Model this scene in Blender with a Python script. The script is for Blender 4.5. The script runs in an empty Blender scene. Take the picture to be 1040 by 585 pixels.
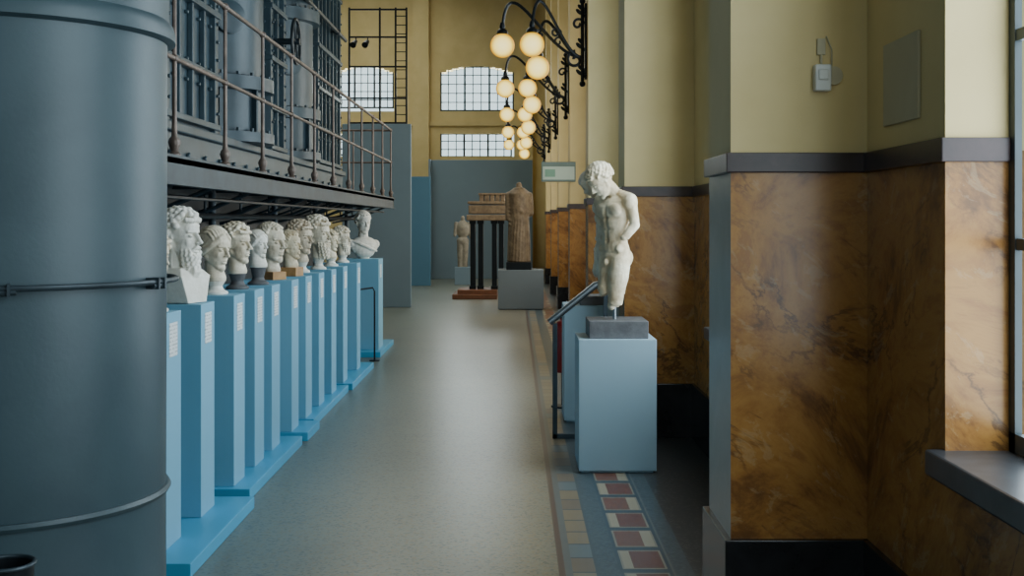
import bpy, bmesh, math, random
from mathutils import Vector, Matrix, Euler
random.seed(7)
SC=bpy.context.scene
COL=SC.collection
ORI={}
# ------------------------------------------------------------------ materials
def newmat(name):
    m=bpy.data.materials.new(name); m.use_nodes=True
    nt=m.node_tree; nt.nodes.clear()
    o=nt.nodes.new('ShaderNodeOutputMaterial'); b=nt.nodes.new('ShaderNodeBsdfPrincipled')
    nt.links.new(b.outputs[0],o.inputs[0])
    return m,nt,b
def rampn(nt,stops,interp='LINEAR'):
    r=nt.nodes.new('ShaderNodeValToRGB'); cr=r.color_ramp; cr.interpolation=interp
    while len(cr.elements)<len(stops): cr.elements.new(0.5)
    for e,(p,c) in zip(cr.elements,stops):
        e.position=p; e.color=(c[0],c[1],c[2],1)
    return r
def noisen(nt,vec,scale,detail=4,dist=0,rough=.55):
    n=nt.nodes.new('ShaderNodeTexNoise'); n.inputs['Scale'].default_value=scale
    n.inputs['Detail'].default_value=detail; n.inputs['Distortion'].default_value=dist
    n.inputs['Roughness'].default_value=rough
    if vec is not None: nt.links.new(vec,n.inputs['Vector'])
    return n
def geo(nt):
    return nt.nodes.new('ShaderNodeNewGeometry').outputs['Position']
def M(name,c1,c2=None,rough=.5,metal=0,scale=4,bump=.0,bscale=40,emit=None,es=0,coat=0):
    m,nt,b=newmat(name)
    if c2 is None: c2=tuple(x*.75 for x in c1)
    p=geo(nt); n=noisen(nt,p,scale,5,.3)
    r=rampn(nt,[(.35,c2),(.65,c1)]); nt.links.new(n.outputs['Fac'],r.inputs[0])
    nt.links.new(r.outputs[0],b.inputs['Base Color'])
    b.inputs['Roughness'].default_value=rough; b.inputs['Metallic'].default_value=metal
    b.inputs['Coat Weight'].default_value=coat; b.inputs['Coat Roughness'].default_value=.12
    if bump:
        n2=noisen(nt,p,bscale,6); bp=nt.nodes.new('ShaderNodeBump'); bp.inputs['Strength'].default_value=bump
        bp.inputs['Distance'].default_value=.01
        nt.links.new(n2.outputs['Fac'],bp.inputs['Height']); nt.links.new(bp.outputs[0],b.inputs['Normal'])
    if emit:
        b.inputs['Emission Color'].default_value=(*emit,1); b.inputs['Emission Strength'].default_value=es
    return m
def math_(nt,op,a,b=None,c=None):
    n=nt.nodes.new('ShaderNodeMath'); n.operation=op
    for i,v in enumerate((a,b,c)):
        if v is None: continue
        if isinstance(v,(int,float)): n.inputs[i].default_value=v
        else: nt.links.new(v,n.inputs[i])
    return n.outputs[0]
def mixc(nt,f,a,b):
    n=nt.nodes.new('ShaderNodeMix'); n.data_type='RGBA'
    if isinstance(f,(int,float)): n.inputs[0].default_value=f
    else: nt.links.new(f,n.inputs[0])
    for i,v in ((6,a),(7,b)):
        if isinstance(v,tuple): n.inputs[i].default_value=(*v,1)
        else: nt.links.new(v,n.inputs[i])
    return n.outputs[2]

def wall_mat():
    m,nt,b=newmat('plaster_over_marble')
    g=nt.nodes.new('ShaderNodeNewGeometry'); p=g.outputs['Position']
    sep=nt.nodes.new('ShaderNodeSeparateXYZ'); nt.links.new(p,sep.inputs[0])
    u=math_(nt,'ADD',sep.outputs[0],math_(nt,'MULTIPLY',sep.outputs[1],1.0))
    al=math_(nt,'SUBTRACT',math_(nt,'MULTIPLY',u,.80),math_(nt,'MULTIPLY',sep.outputs[2],.60))
    ac=math_(nt,'ADD',math_(nt,'MULTIPLY',u,.60),math_(nt,'MULTIPLY',sep.outputs[2],.80))
    def coord(k1,k2):
        cb=nt.nodes.new('ShaderNodeCombineXYZ')
        nt.links.new(math_(nt,'MULTIPLY',ac,k1),cb.inputs[0]); nt.links.new(math_(nt,'MULTIPLY',al,k2),cb.inputs[1])
        nt.links.new(math_(nt,'MULTIPLY',sep.outputs[0],.5),cb.inputs[2]); return cb.outputs[0]
    n1=noisen(nt,coord(2.6,1.6),1.0,12,.5,.72)
    r1=rampn(nt,[(.30,(.11,.048,.02)),(.40,(.20,.088,.028)),(.47,(.34,.155,.04)),(.54,(.42,.205,.055)),(.60,(.30,.135,.038)),(.70,(.42,.235,.09))])
    nt.links.new(n1.outputs['Fac'],r1.inputs[0])
    # sharp irregular dark veins
    n2=noisen(nt,coord(3.0,1.7),1.0,12,.5,.62)
    r2=rampn(nt,[(.478,(0,0,0)),(.497,(1,1,1)),(.516,(0,0,0))]); nt.links.new(n2.outputs['Fac'],r2.inputs[0])
    n4=noisen(nt,coord(1.9,1.1),1.3,5,.4); r4=rampn(nt,[(.44,(0,0,0)),(.58,(1,1,1))]); nt.links.new(n4.outputs['Fac'],r4.inputs[0])
    marb=mixc(nt,math_(nt,'MULTIPLY',math_(nt,'MULTIPLY',r2.outputs[0],r4.outputs[0]),.75),r1.outputs[0],(.055,.026,.018))
    # pale cloudy flecks
    n5=noisen(nt,coord(5.0,2.8),1.7,12,.6,.72); r5=rampn(nt,[(.57,(0,0,0)),(.61,(1,1,1)),(.70,(.4,.4,.4))]); nt.links.new(n5.outputs['Fac'],r5.inputs[0])
    marb=mixc(nt,math_(nt,'MULTIPLY',r5.outputs[0],.30),marb,(.50,.36,.20))
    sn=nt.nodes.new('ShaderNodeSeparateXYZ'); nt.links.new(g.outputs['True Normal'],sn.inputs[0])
    side=math_(nt,'MULTIPLY',math_(nt,'LESS_THAN',sn.outputs[0],-.9),math_(nt,'LESS_THAN',sep.outputs[0],.9))  # near pilaster flanks: pale window sheen put into the marble colour
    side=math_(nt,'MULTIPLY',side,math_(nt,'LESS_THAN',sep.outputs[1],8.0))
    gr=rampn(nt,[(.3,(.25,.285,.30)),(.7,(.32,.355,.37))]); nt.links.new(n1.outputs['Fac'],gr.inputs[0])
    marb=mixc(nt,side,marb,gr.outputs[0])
    n3=noisen(nt,p,2.2,5); r3=rampn(nt,[(.3,(.64,.50,.235)),(.7,(.71,.565,.28))]); nt.links.new(n3.outputs['Fac'],r3.inputs[0])
    up=math_(nt,'GREATER_THAN',sep.outputs[2],1.82)
    nt.links.new(mixc(nt,up,marb,r3.outputs[0]),b.inputs['Base Color'])
    nt.links.new(math_(nt,'ADD',math_(nt,'MULTIPLY',up,.40),.24),b.inputs['Roughness'])
    b.inputs['Specular IOR Level'].default_value=.38
    return m
def floor_mat():
    m,nt,b=newmat('terrazzo_with_mosaic_border')
    p=geo(nt); sep=nt.nodes.new('ShaderNodeSeparateXYZ'); nt.links.new(p,sep.inputs[0])
    X,Y=sep.outputs[0],sep.outputs[1]
    v=nt.nodes.new('ShaderNodeTexVoronoi'); v.inputs['Scale'].default_value=75; nt.links.new(p,v.inputs['Vector'])
    n=noisen(nt,p,.8,4,.2)
    r=rampn(nt,[(.3,(.20,.18,.135)),(.7,(.245,.215,.155))]); nt.links.new(n.outputs['Fac'],r.inputs[0])
    sp=rampn(nt,[(.0,(.35,.43,.50)),(.25,(.86,.90,.94)),(.7,(1,1,1)),(1,(1.0,.76,.50))])
    sh=nt.nodes.new('ShaderNodeSeparateColor'); nt.links.new(v.outputs['Color'],sh.inputs[0])
    nt.links.new(sh.outputs[0],sp.inputs[0])
    mm=nt.nodes.new('ShaderNodeMix'); mm.data_type='RGBA'; mm.blend_type='MULTIPLY'; mm.inputs[0].default_value=.9
    nt.links.new(r.outputs[0],mm.inputs[6]); nt.links.new(sp.outputs[0],mm.inputs[7])
    terr=mm.outputs[2]
    def between(v_,a,b_): return math_(nt,'MULTIPLY',math_(nt,'GREATER_THAN',v_,a),math_(nt,'LESS_THAN',v_,b_))
    fr=lambda per,off=0: math_(nt,'FRACT',math_(nt,'DIVIDE',math_(nt,'ADD',Y,20+off),per))
    mr=nt.nodes.new('ShaderNodeMapRange'); mr.inputs[1].default_value=-.2; mr.inputs[2].default_value=-1.5; mr.inputs[3].default_value=0.1; mr.inputs[4].default_value=.75  # cool light on the left floor, tinted into the terrazzo colour
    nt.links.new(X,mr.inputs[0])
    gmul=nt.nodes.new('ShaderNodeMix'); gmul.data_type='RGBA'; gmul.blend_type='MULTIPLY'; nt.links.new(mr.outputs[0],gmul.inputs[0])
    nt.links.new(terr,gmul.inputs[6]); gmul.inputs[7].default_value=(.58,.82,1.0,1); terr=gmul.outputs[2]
    joint=math_(nt,'GREATER_THAN',fr(1.2),.992)
    terr=mixc(nt,math_(nt,'MULTIPLY',joint,.3),terr,(.08,.08,.07))
    tv=nt.nodes.new('ShaderNodeTexVoronoi'); tv.inputs['Scale'].default_value=70; nt.links.new(p,tv.inputs['Vector'])
    ts=nt.nodes.new('ShaderNodeSeparateColor'); nt.links.new(tv.outputs['Color'],ts.inputs[0])
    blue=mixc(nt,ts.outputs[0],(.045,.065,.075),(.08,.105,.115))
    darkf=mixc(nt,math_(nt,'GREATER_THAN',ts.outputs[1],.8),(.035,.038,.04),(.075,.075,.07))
    band=(.045,.07,.085)
    col=terr
    col=mixc(nt,between(X,.205,.235),col,(.09,.055,.045))
    col=mixc(nt,between(X,.235,.27),col,(.11,.12,.115))
    cell=math_(nt,'FLOOR',math_(nt,'DIVIDE',math_(nt,'ADD',Y,20),.235))
    wn_=nt.nodes.new('ShaderNodeTexWhiteNoise'); wn_.noise_dimensions='1D'; nt.links.new(cell,wn_.inputs['W'])
    cc=rampn(nt,[(0,(.22,.17,.105)),(.35,(.13,.155,.155)),(.55,(.24,.195,.13)),(.8,(.17,.13,.09))],'CONSTANT'); nt.links.new(wn_.outputs['Value'],cc.inputs[0])
    sq=mixc(nt,between(fr(.235),.07,1.0),(.055,.07,.075),cc.outputs[0])
    col=mixc(nt,between(X,.27,.375),col,sq)
    col=mixc(nt,between(X,.375,.39),col,(.06,.08,.085))
    col=mixc(nt,between(X,.39,.485),col,blue)
    f=fr(.37,.12)
    cream=(.35,.30,.21)
    tile=mixc(nt,between(X,.555,.70),cream,(.155,.058,.042))
    tile2=mixc(nt,between(X,.505,.645),cream,(.175,.075,.05))
    wn2=nt.nodes.new('ShaderNodeTexWhiteNoise'); wn2.noise_dimensions='1D'
    nt.links.new(math_(nt,'FLOOR',math_(nt,'DIVIDE',math_(nt,'ADD',Y,20.12),.37)),wn2.inputs['W'])
    tile=mixc(nt,math_(nt,'GREATER_THAN',wn2.outputs['Value'],.6),tile,tile2)
    inner=mixc(nt,between(X,.512,.698),(.25,.225,.17),tile)
    inner=mixc(nt,between(f,.12,.88),(.25,.225,.17),inner)
    tin=mixc(nt,between(f,.08,.92),band,inner)
    tin=mixc(nt,between(X,.502,.708),band,tin)
    col=mixc(nt,between(X,.485,.725),col,tin)
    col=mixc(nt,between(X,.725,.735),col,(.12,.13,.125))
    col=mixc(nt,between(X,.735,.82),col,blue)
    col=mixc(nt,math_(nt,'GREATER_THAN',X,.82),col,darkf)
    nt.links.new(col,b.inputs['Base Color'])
    b.inputs['Roughness'].default_value=.31
    return m
def card_mat():
    m,nt,b=newmat('printed_card')
    p=geo(nt); sep=nt.nodes.new('ShaderNodeSeparateXYZ'); nt.links.new(p,sep.inputs[0])
    z=math_(nt,'FRACT',math_(nt,'MULTIPLY',sep.outputs[2],55))
    n=noisen(nt,p,70,1)
    f=math_(nt,'MULTIPLY',math_(nt,'GREATER_THAN',z,.6),math_(nt,'GREATER_THAN',n.outputs['Fac'],.47))
    nt.links.new(mixc(nt,f,(.75,.79,.8),(.42,.46,.48)),b.inputs['Base Color']); b.inputs['Roughness'].default_value=.6
    return m
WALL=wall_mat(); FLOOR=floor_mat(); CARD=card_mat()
YEL=M('yellow_plaster',(.72,.57,.27),(.64,.50,.22),.75,scale=1.5)
TRIM=M('dark_red_marble_band',(.055,.03,.03),(.028,.017,.017),.35,scale=9)
BLACK=M('black_marble_base',(.012,.012,.013),(.02,.02,.022),.25,scale=9)
SILL=M('stone_sill',(.07,.075,.085),(.04,.043,.05),.32,scale=8)
CEIL=M('ceiling_plaster',(.24,.22,.18),None,.8)
HALL=M('dim_hall_wall_paint',(.10,.11,.11),None,.8)
FRAME=M('window_frame_paint',(.05,.07,.08),None,.5)
TANK=M('tank_grey_paint',(.048,.082,.098),(.034,.062,.076),.45,scale=2.2,bump=.05,bscale=60)
MACH=M('engine_blue_grey_paint',(.052,.088,.11),(.030,.054,.07),.38,scale=3,bump=.06,bscale=40)
MACHD=M('engine_dark_paint',(.016,.027,.036),(.010,.018,.024),.42,scale=3)
DECK=M('deck_steel',(.038,.058,.072),(.022,.034,.043),.45,.3,scale=6)
RAIL=M('rail_brown_steel',(.19,.14,.115),(.11,.08,.065),.4,.3,scale=8)
PLI=M('pale_blue_plinth_paint',(.19,.44,.60),(.175,.42,.575),.6,scale=1.2)
PLIG=M('grey_blue_plinth_paint',(.33,.47,.55),(.31,.45,.53),.55,scale=1.2)
PLIF=M('grey_plinth_paint',(.17,.20,.22),(.15,.18,.20),.55,scale=1.2)
PLAT=M('bright_blue_platform_paint',(.07,.37,.60),(.06,.34,.56),.42,scale=1.2)
PART=M('blue_grey_partition',(.15,.215,.26),(.135,.195,.24),.6,scale=1)
PARTB=M('blue_partition',(.06,.16,.245),(.055,.15,.23),.6,scale=1)
MARB=M('white_marble',(.88,.80,.64),(.60,.50,.36),.5,scale=9,bump=.2,bscale=60)
MARBY=M('aged_ivory_marble',(.86,.76,.56),(.58,.45,.28),.55,scale=8,bump=.3,bscale=60)
MARBD=M('weathered_marble',(.76,.64,.48),(.44,.34,.23),.6,scale=11,bump=.4,bscale=60)
MARBW=M('clean_marble',(.90,.88,.80),(.76,.72,.62),.45,scale=7,bump=.15,bscale=60)
BROWNS=M('brown_stone',(.22,.155,.09),(.12,.08,.045),.65,scale=9,bump=.5,bscale=30)
TANS=M('dull_tan_stone',(.28,.25,.19),(.18,.155,.115),.6,scale=9,bump=.5,bscale=30)
GREYS=M('grey_stone',(.13,.13,.135),(.08,.08,.085),.6,scale=12,bump=.3)
WOODM=M('wood_block',(.52,.28,.11),(.38,.19,.07),.5,scale=14)
WOOD2=M('altar_stone',(.29,.20,.115),(.17,.11,.065),.65,scale=12,bump=.4)
WOODR=M('red_wood_base',(.22,.085,.04),(.15,.06,.03),.45,scale=8)
IRON=M('black_iron',(.012,.016,.02),None,.4,.5)
STEEL=M('brushed_steel',(.30,.33,.35),(.22,.25,.27),.35,.9,scale=15)
SIGNB=M('sign_grey_green',(.12,.17,.155),(.10,.145,.13),.5)
WHITE=M('white_plastic',(.70,.70,.66),(.62,.62,.58),.4)
PANEL=M('beige_panel',(.50,.45,.30),(.46,.41,.27),.6)
REDM=M('red_enamel',(.35,.015,.015),(.25,.012,.012),.35)
SIGN=M('sign_frosted_pale_green',(.42,.50,.43),(.38,.46,.40),.3)
SIGNG=M('sign_green_print',(.16,.30,.22),(.14,.27,.20),.4)
def globe_mat():
    m,nt,b=newmat('glowing_opal_glass')
    lw=nt.nodes.new('ShaderNodeLayerWeight'); lw.inputs[0].default_value=.5
    r=rampn(nt,[(0,(1,.86,.36)),(.22,(1,.78,.20)),(.5,(.62,.38,.03)),(.8,(.38,.17,.004)),(1,(.22,.08,.0))]); nt.links.new(lw.outputs['Facing'],r.inputs[0])
    nt.links.new(r.outputs[0],b.inputs['Emission Color']); b.inputs['Emission Strength'].default_value=2.0
    b.inputs['Base Color'].default_value=(.12,.06,.0,1); b.inputs['Roughness'].default_value=.5; b.inputs['Specular IOR Level'].default_value=.2
    return m
GLOBE=globe_mat()
# ------------------------------------------------------------------ mesh builder
class MB:
    def __init__(s): s.v=[]; s.f=[]; s.M=Matrix.Identity(4); s.d=[]
    def add(s,vs,fs):
        o=len(s.v); s.v+= [s.M@Vector(v) for v in vs]; s.f+=[tuple(i+o for i in f) for f in fs]; return s
    def box(s,x0,x1,y0,y1,z0,z1):
        return s.add([(x0,y0,z0),(x1,y0,z0),(x1,y1,z0),(x0,y1,z0),(x0,y0,z1),(x1,y0,z1),(x1,y1,z1),(x0,y1,z1)],
          [(0,3,2,1),(4,5,6,7),(0,1,5,4),(1,2,6,5),(2,3,7,6),(3,0,4,7)])
    def taper(s,a,b):
        v=[]
        for x0,x1,y0,y1,z in (a,b): v+=[(x0,y0,z),(x1,y0,z),(x1,y1,z),(x0,y1,z)]
        return s.add(v,[(0,3,2,1),(4,5,6,7),(0,1,5,4),(1,2,6,5),(2,3,7,6),(3,0,4,7)])
    def tube(s,pts,r,n=10,cap=True):
        pts=[Vector(p) for p in pts]; rs=r if isinstance(r,(list,tuple)) else [r]*len(pts)
        up=None; vs=[]; fs=[]
        for i,p in enumerate(pts):
            t=(pts[min(i+1,len(pts)-1)]-pts[max(i-1,0)]).normalized()
            if up is None:
                a=Vector((0,0,1)) if abs(t.z)<.9 else Vector((1,0,0)); up=(a-t*a.dot(t)).normalized()
            else:
                up=(up-t*up.dot(t)).normalized()
            w=t.cross(up)
            for k in range(n):
                an=2*math.pi*k/n; vs.append(p+(up*math.cos(an)+w*math.sin(an))*rs[i])
        for i in range(len(pts)-1):
            for k in range(n):
                a=i*n+k; b=i*n+(k+1)%n; fs.append((a,b,b+n,a+n))
        if cap:
            fs.append(tuple(range(n-1,-1,-1))); o=(len(pts)-1)*n; fs.append(tuple(range(o,o+n)))
        return s.add(vs,fs)
    def loft(s,secs,n=28):
        vs=[];fs=[]
        for z,cx,cy,rx,ry in secs:
            for k in range(n):
                a=2*math.pi*k/n; vs.append((cx+rx*math.cos(a),cy+ry*math.sin(a),z))
        for i in range(len(secs)-1):
            for k in range(n):
                a=i*n+k;b=i*n+(k+1)%n; fs.append((a,b,b+n,a+n))
        fs.append(tuple(range(n-1,-1,-1))); o=(len(secs)-1)*n; fs.append(tuple(range(o,o+n)))
        return s.add(vs,fs)
    def lathe(s,prof,c=(0,0,0),n=32,cap=True):
        vs=[];fs=[]
        for r,z in prof:
            for k in range(n):
                a=2*math.pi*k/n; vs.append((c[0]+r*math.cos(a),c[1]+r*math.sin(a),c[2]+z))
        for i in range(len(prof)-1):
            for k in range(n):
                a=i*n+k;b=i*n+(k+1)%n; fs.append((a,b,b+n,a+n))
        if cap:
            fs.append(tuple(range(n-1,-1,-1))); o=(len(prof)-1)*n; fs.append(tuple(range(o,o+n)))
        return s.add(vs,fs)
    def ell(s,c,r,rot=(0,0,0),u=16,w=10):
        if isinstance(r,(int,float)): r=(r,r,r)
        R=Euler(rot).to_matrix(); c=Vector(c); vs=[];fs=[]
        vs.append(c+R@Vector((0,0,-r[2])))
        for j in range(1,w):
            ph=-math.pi/2+math.pi*j/w
            for k in range(u):
                a=2*math.pi*k/u
                vs.append(c+R@Vector((r[0]*math.cos(ph)*math.cos(a),r[1]*math.cos(ph)*math.sin(a),r[2]*math.sin(ph))))
        vs.append(c+R@Vector((0,0,r[2])))
        for k in range(u): fs.append((0,1+(k+1)%u,1+k))
        for j in range(w-2):
            for k in range(u):
                a=1+j*u+k;b=1+j*u+(k+1)%u; fs.append((a,b,b+u,a+u))
        L=len(vs)-1;o=1+(w-2)*u
        for k in range(u): fs.append((o+k,o+(k+1)%u,L))
        return s.add(vs,fs)
    def cap(s,p0,r0,p1,r1,n=14):
        s.ell(p0,r0,u=n); s.ell(p1,r1,u=n); s.tube([p0,p1],[r0,r1],n=n); return s
    def dent(s,c,rad,push):
        s.d.append((s.M.copy(),Vector(c),rad,Vector(push)))
    def obj(s,name,mat,parent=None,loc=None,smooth=False,bevel=0,label=None):
        o0=Vector(ORI[parent.name]) if parent else (Vector(loc) if loc is not None else Vector((0,0,0)))
        me=bpy.data.meshes.new(name); me.from_pydata([v-o0 for v in s.v],[],s.f); me.update()
        if smooth:
            for p in me.polygons: p.use_smooth=True
            me.set_sharp_from_angle(angle=math.radians(40))
        me.materials.append(mat)
        ob=bpy.data.objects.new(name,me); COL.objects.link(ob)
        if parent: ob.parent=parent; ORI[ob.name]=tuple(o0)
        else: ob.location=o0; ORI[ob.name]=tuple(o0)
        if bevel:
            b=ob.modifiers.new('b','BEVEL'); b.width=bevel; b.segments=2; b.limit_method='ANGLE'
        if label: ob['label']=label
        return ob
    def sculpt(s,name,mat,voxel,smooth_it=3,disp=0,dscale=.03,**k):
        ob=s.obj(name,mat,**k); o0=Vector(ORI[ob.name])
        m=ob.modifiers.new('r','REMESH'); m.mode='VOXEL'; m.voxel_size=voxel; m.use_smooth_shade=True
        m=ob.modifiers.new('s','SMOOTH'); m.iterations=smooth_it; m.factor=.5
        if disp:
            t=bpy.data.textures.new(name,'CLOUDS'); t.noise_scale=dscale; t.noise_depth=2
            d=ob.modifiers.new('d','DISPLACE'); d.texture=t; d.strength=disp; d.mid_level=.5
        dg=bpy.context.evaluated_depsgraph_get(); dg.update()
        me=bpy.data.meshes.new_from_object(ob.evaluated_get(dg))
        ob.modifiers.clear(); ob.data=me
        for Mx,c,rad,push in s.d:
            inv=Mx.inverted(); pw=Mx.to_3x3()@push
            for v in me.vertices:
                q=inv@(v.co+o0)-c; e=(q.x/rad[0])**2+(q.y/rad[1])**2+(q.z/rad[2])**2
                if e<6: v.co+=pw*math.exp(-e)
        for p in me.polygons: p.use_smooth=True
        if not me.materials: me.materials.append(mat)
        return ob
def thing(name,label,cat,loc,group=None):
    e=bpy.data.objects.new(name,None); e.empty_display_size=.1; e.location=loc; COL.objects.link(e)
    e['label']=label; e['category']=cat
    if group: e['group']=group
    ORI[e.name]=tuple(loc); return e
def tag(o,label,cat,group=None):
    o['label']=label; o['category']=cat
    if group: o['group']=group
    return o
def struct(o): o['kind']='structure'; return o
def dup(e,loc,rz=None):
    n=e.copy(); COL.objects.link(n); n.location=loc
    if rz is not None: n.rotation_euler=(0,0,rz)
    ORI[n.name]=tuple(loc)
    for c in e.children:
        k=c.copy(); COL.objects.link(k); k.parent=n
        for g in c.children:
            h=g.copy(); COL.objects.link(h); h.parent=k
    return n
# ------------------------------------------------------------------ room
CEILZ=9.0
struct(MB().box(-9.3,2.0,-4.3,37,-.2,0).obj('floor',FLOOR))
m=MB(); m.box(-9.3,-6.5,-4.3,37,CEILZ,CEILZ+.2).box(-2.5,2.0,-4.3,37,CEILZ,CEILZ+.2).box(-6.5,-2.5,-4.3,16,CEILZ,CEILZ+.2).box(-6.5,-2.5,34,37,CEILZ,CEILZ+.2)
struct(m.obj('ceiling',CEIL))
struct(MB().box(-9.3,-9,-4.3,37,0,CEILZ).obj('wall_left',HALL))
WX=1.336; GX=1.533; OX=1.64; PX=.82
P0=.18; STEP=4.29; PT=.49
wm=MB(); tm=MB(); bm_=MB()
wins=[]
for k in range(-1,8):
    y=P0+STEP*k
    wm.box(PX,OX,y,y+PT,0,CEILZ)
    tm.box(PX-.02,WX+.02,y-.02,y+PT+.02,1.785,1.86)
    bm_.box(PX-.025,WX+.02,y-.025,y+PT+.025,0,.40)
    ya=y+PT; yb=min(y+STEP,36.2); w0=y+1.32; w1=y+3.48
    if yb-ya<1: continue
    has=(w1<yb)
    if not has: wm.box(WX,OX,ya,yb,0,CEILZ); continue
    wm.box(WX,OX,ya,w0,0,CEILZ); wm.box(WX,OX,w1,yb,0,CEILZ)
    wm.box(WX,OX,w0,w1,0,.82); wm.box(WX,OX,w0,w1,4.8,CEILZ)
    tm.box(WX-.018,GX,ya,w0+.018,1.785,1.86); tm.box(WX-.018,GX,w1-.018,yb,1.785,1.86)
    bm_.box(WX-.022,WX+.01,ya,yb,0,.40)
    wins.append((w0,w1))
wm.box(WX,OX,-4.3,P0-STEP,0,CEILZ)
wm.box(WX,OX,P0+STEP*7+PT,36.5,0,CEILZ)
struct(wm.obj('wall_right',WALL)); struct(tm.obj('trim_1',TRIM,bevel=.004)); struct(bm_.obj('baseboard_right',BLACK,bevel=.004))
sm=MB()
for w0,w1 in wins: sm.box(WX-.055,GX+.05,w0-.03,w1+.03,.81,.89)
struct(sm.obj('trim_2',SILL,bevel=.008))
def area(name,loc,rot,sx,sy,e,col):
    l=bpy.data.lights.new(name,'AREA'); l.shape='RECTANGLE'; l.size=sx; l.size_y=sy; l.energy=e; l.color=col
    o=bpy.data.objects.new(name,l); o.location=loc; o.rotation_euler=rot; COL.objects.link(o); return o
SKY=(.76,.90,1.0)
wn=1
for i,(w0,w1) in enumerate(wins):
    g=MB(); z0,z1=.89,4.8; GD=.022
    g.box(GX,GX+GD,w0,w0+.045,z0,z1).box(GX,GX+GD,w1-.045,w1,z0,z1).box(GX,GX+GD,w0,w1,z0,z0+.06).box(GX,GX+GD,w0,w1,z1-.06,z1)
    for t in (1/3,2/3):
        yy=w0+(w1-w0)*t; g.box(GX+.003,GX+GD-.002,yy-.018,yy+.018,z0,z1)
    for zz in (1.53,2.17,2.81,3.45,4.09): g.box(GX+.003,GX+GD-.002,w0,w1,zz-.018,zz+.018)
    struct(g.obj('window_%d'%wn,FRAME)); wn+=1
    area('daylight',(GX+.035,(w0+w1)/2,2.85),(0,math.radians(90),0),3.9,w1-w0-.01,([50,125,160,140,110][i] if i<5 else 100),SKY if i<4 else (1,.93,.80))
# far wall with windows
FY=36.0; s=1200/FY
def fx(px): return (px-522)/s
def fz(py): return 1.6+(225-py)/s
ops=[(fx(447),fx(522),fz(113),fz(67),True),(fx(447),fx(520),fz(160),fz(135),False),(fx(340),fx(400),fz(110),fz(67),True),(fx(340),fx(392),fz(158),fz(137),False)]
fm=MB()
xs=[-9,fx(340),fx(400),fx(447),fx(522),1.64]
for j in range(5):
    x0,x1=xs[j],xs[j+1]
    if j in (0,2,4): fm.box(x0,x1,FY,FY+.4,0,CEILZ); continue
    for a,b in [(0,fz(159)),(fz(136),fz(113)),(fz(67),CEILZ)]: fm.box(x0,x1,FY,FY+.4,a,b)
    n=12; cx=(x0+x1)/2; hw=(x1-x0)/2; zt=fz(67); rise=.22
    for q in range(n):
        xa=x0+(x1-x0)*q/n; xb=x0+(x1-x0)*(q+1)/n; t=((xa+xb)/2-cx)/hw
        d=rise*t*t+.004
        fm.box(xa,xb,FY,FY+.4,zt-d,zt)
fm.box(fx(420),fx(436),FY-.25,FY,0,CEILZ)
fm.box(fx(529),fx(541),FY-.25,FY,0,CEILZ)
fm.box(-9,1.3,FY-.08,FY,fz(128),fz(124))
struct(fm.obj('wall_far',YEL))
for (x0,x1,z0,z1,arch) in ops:
    g=MB()
    g.box(x0,x1,FY+.05,FY+.11,z0,z0+.05).box(x0,x1,FY+.05,FY+.11,z1-.05,z1).box(x0,x0+.05,FY+.05,FY+.11,z0,z1).box(x1-.05,x1,FY+.05,FY+.11,z0,z1)
    for q in range(1,9):
        xx=x0+(x1-x0)*q/9; wd=.03 if q%3==0 else .014
        g.box(xx-wd,xx+wd,FY+.06,FY+.10,z0,z1)
    nz=5 if arch else 3
    for q in range(1,nz):
        zz=z0+(z1-z0)*q/nz; g.box(x0,x1,FY+.06,FY+.10,zz-.014,zz+.014)
    struct(g.obj('window_%d'%wn,FRAME)); wn+=1
    area('daylight',((x0+x1)/2,FY+.3,(z0+z1)/2),(math.radians(-90),0,0),x1-x0+.1,z1-z0+.1,40*(x1-x0)*(z1-z0),(.86,.96,.96))
m=MB(); m.box(-9.3,-4,-4.3,-4,0,CEILZ).box(-.5,1.64,-4.3,-4,0,CEILZ).box(-4,-.5,-4.3,-4,0,1.2).box(-4,-.5,-4.3,-4,5.0,CEILZ)
struct(m.obj('wall_back',HALL))
area('daylight',(-2.25,-4.4,3.1),(math.radians(90),0,0),3.5,3.8,22,(.55,.80,1))  # unseen rear opening and its light, added as cool fill
area('skylight_fill',(-4.5,25,CEILZ+.3),(0,0,0),4,18,400,(1.0,.90,.70))  # warm fill through an unseen ceiling opening, added to light the hall
# partitions
tag(MB().box(-3.2,-1.92,22,22.15,0,3.42).box(-3.2,-3.05,22.15,24,0,3.42).obj('partition_wall',PART,loc=(-2.3,22,0),bevel=.01),'tall blue-grey exhibition partition behind the walkway','partition')
tag(MB().box(-3.6,-2.08,29.4,29.6,0,2.72).obj('partition_wall',PARTB,loc=(-2.9,29.5,0),bevel=.01),'lower deep blue exhibition partition panel','partition')
m=MB().box(-2.36,.52,33,33.2,0,3.32)
m.box(-2.36,-2.3,32.6,33,0,3.32)
tag(m.obj('partition_wall',PART,loc=(-.9,33,0),bevel=.01),'wide blue-grey partition screening the end of the hall','partition')
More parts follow.
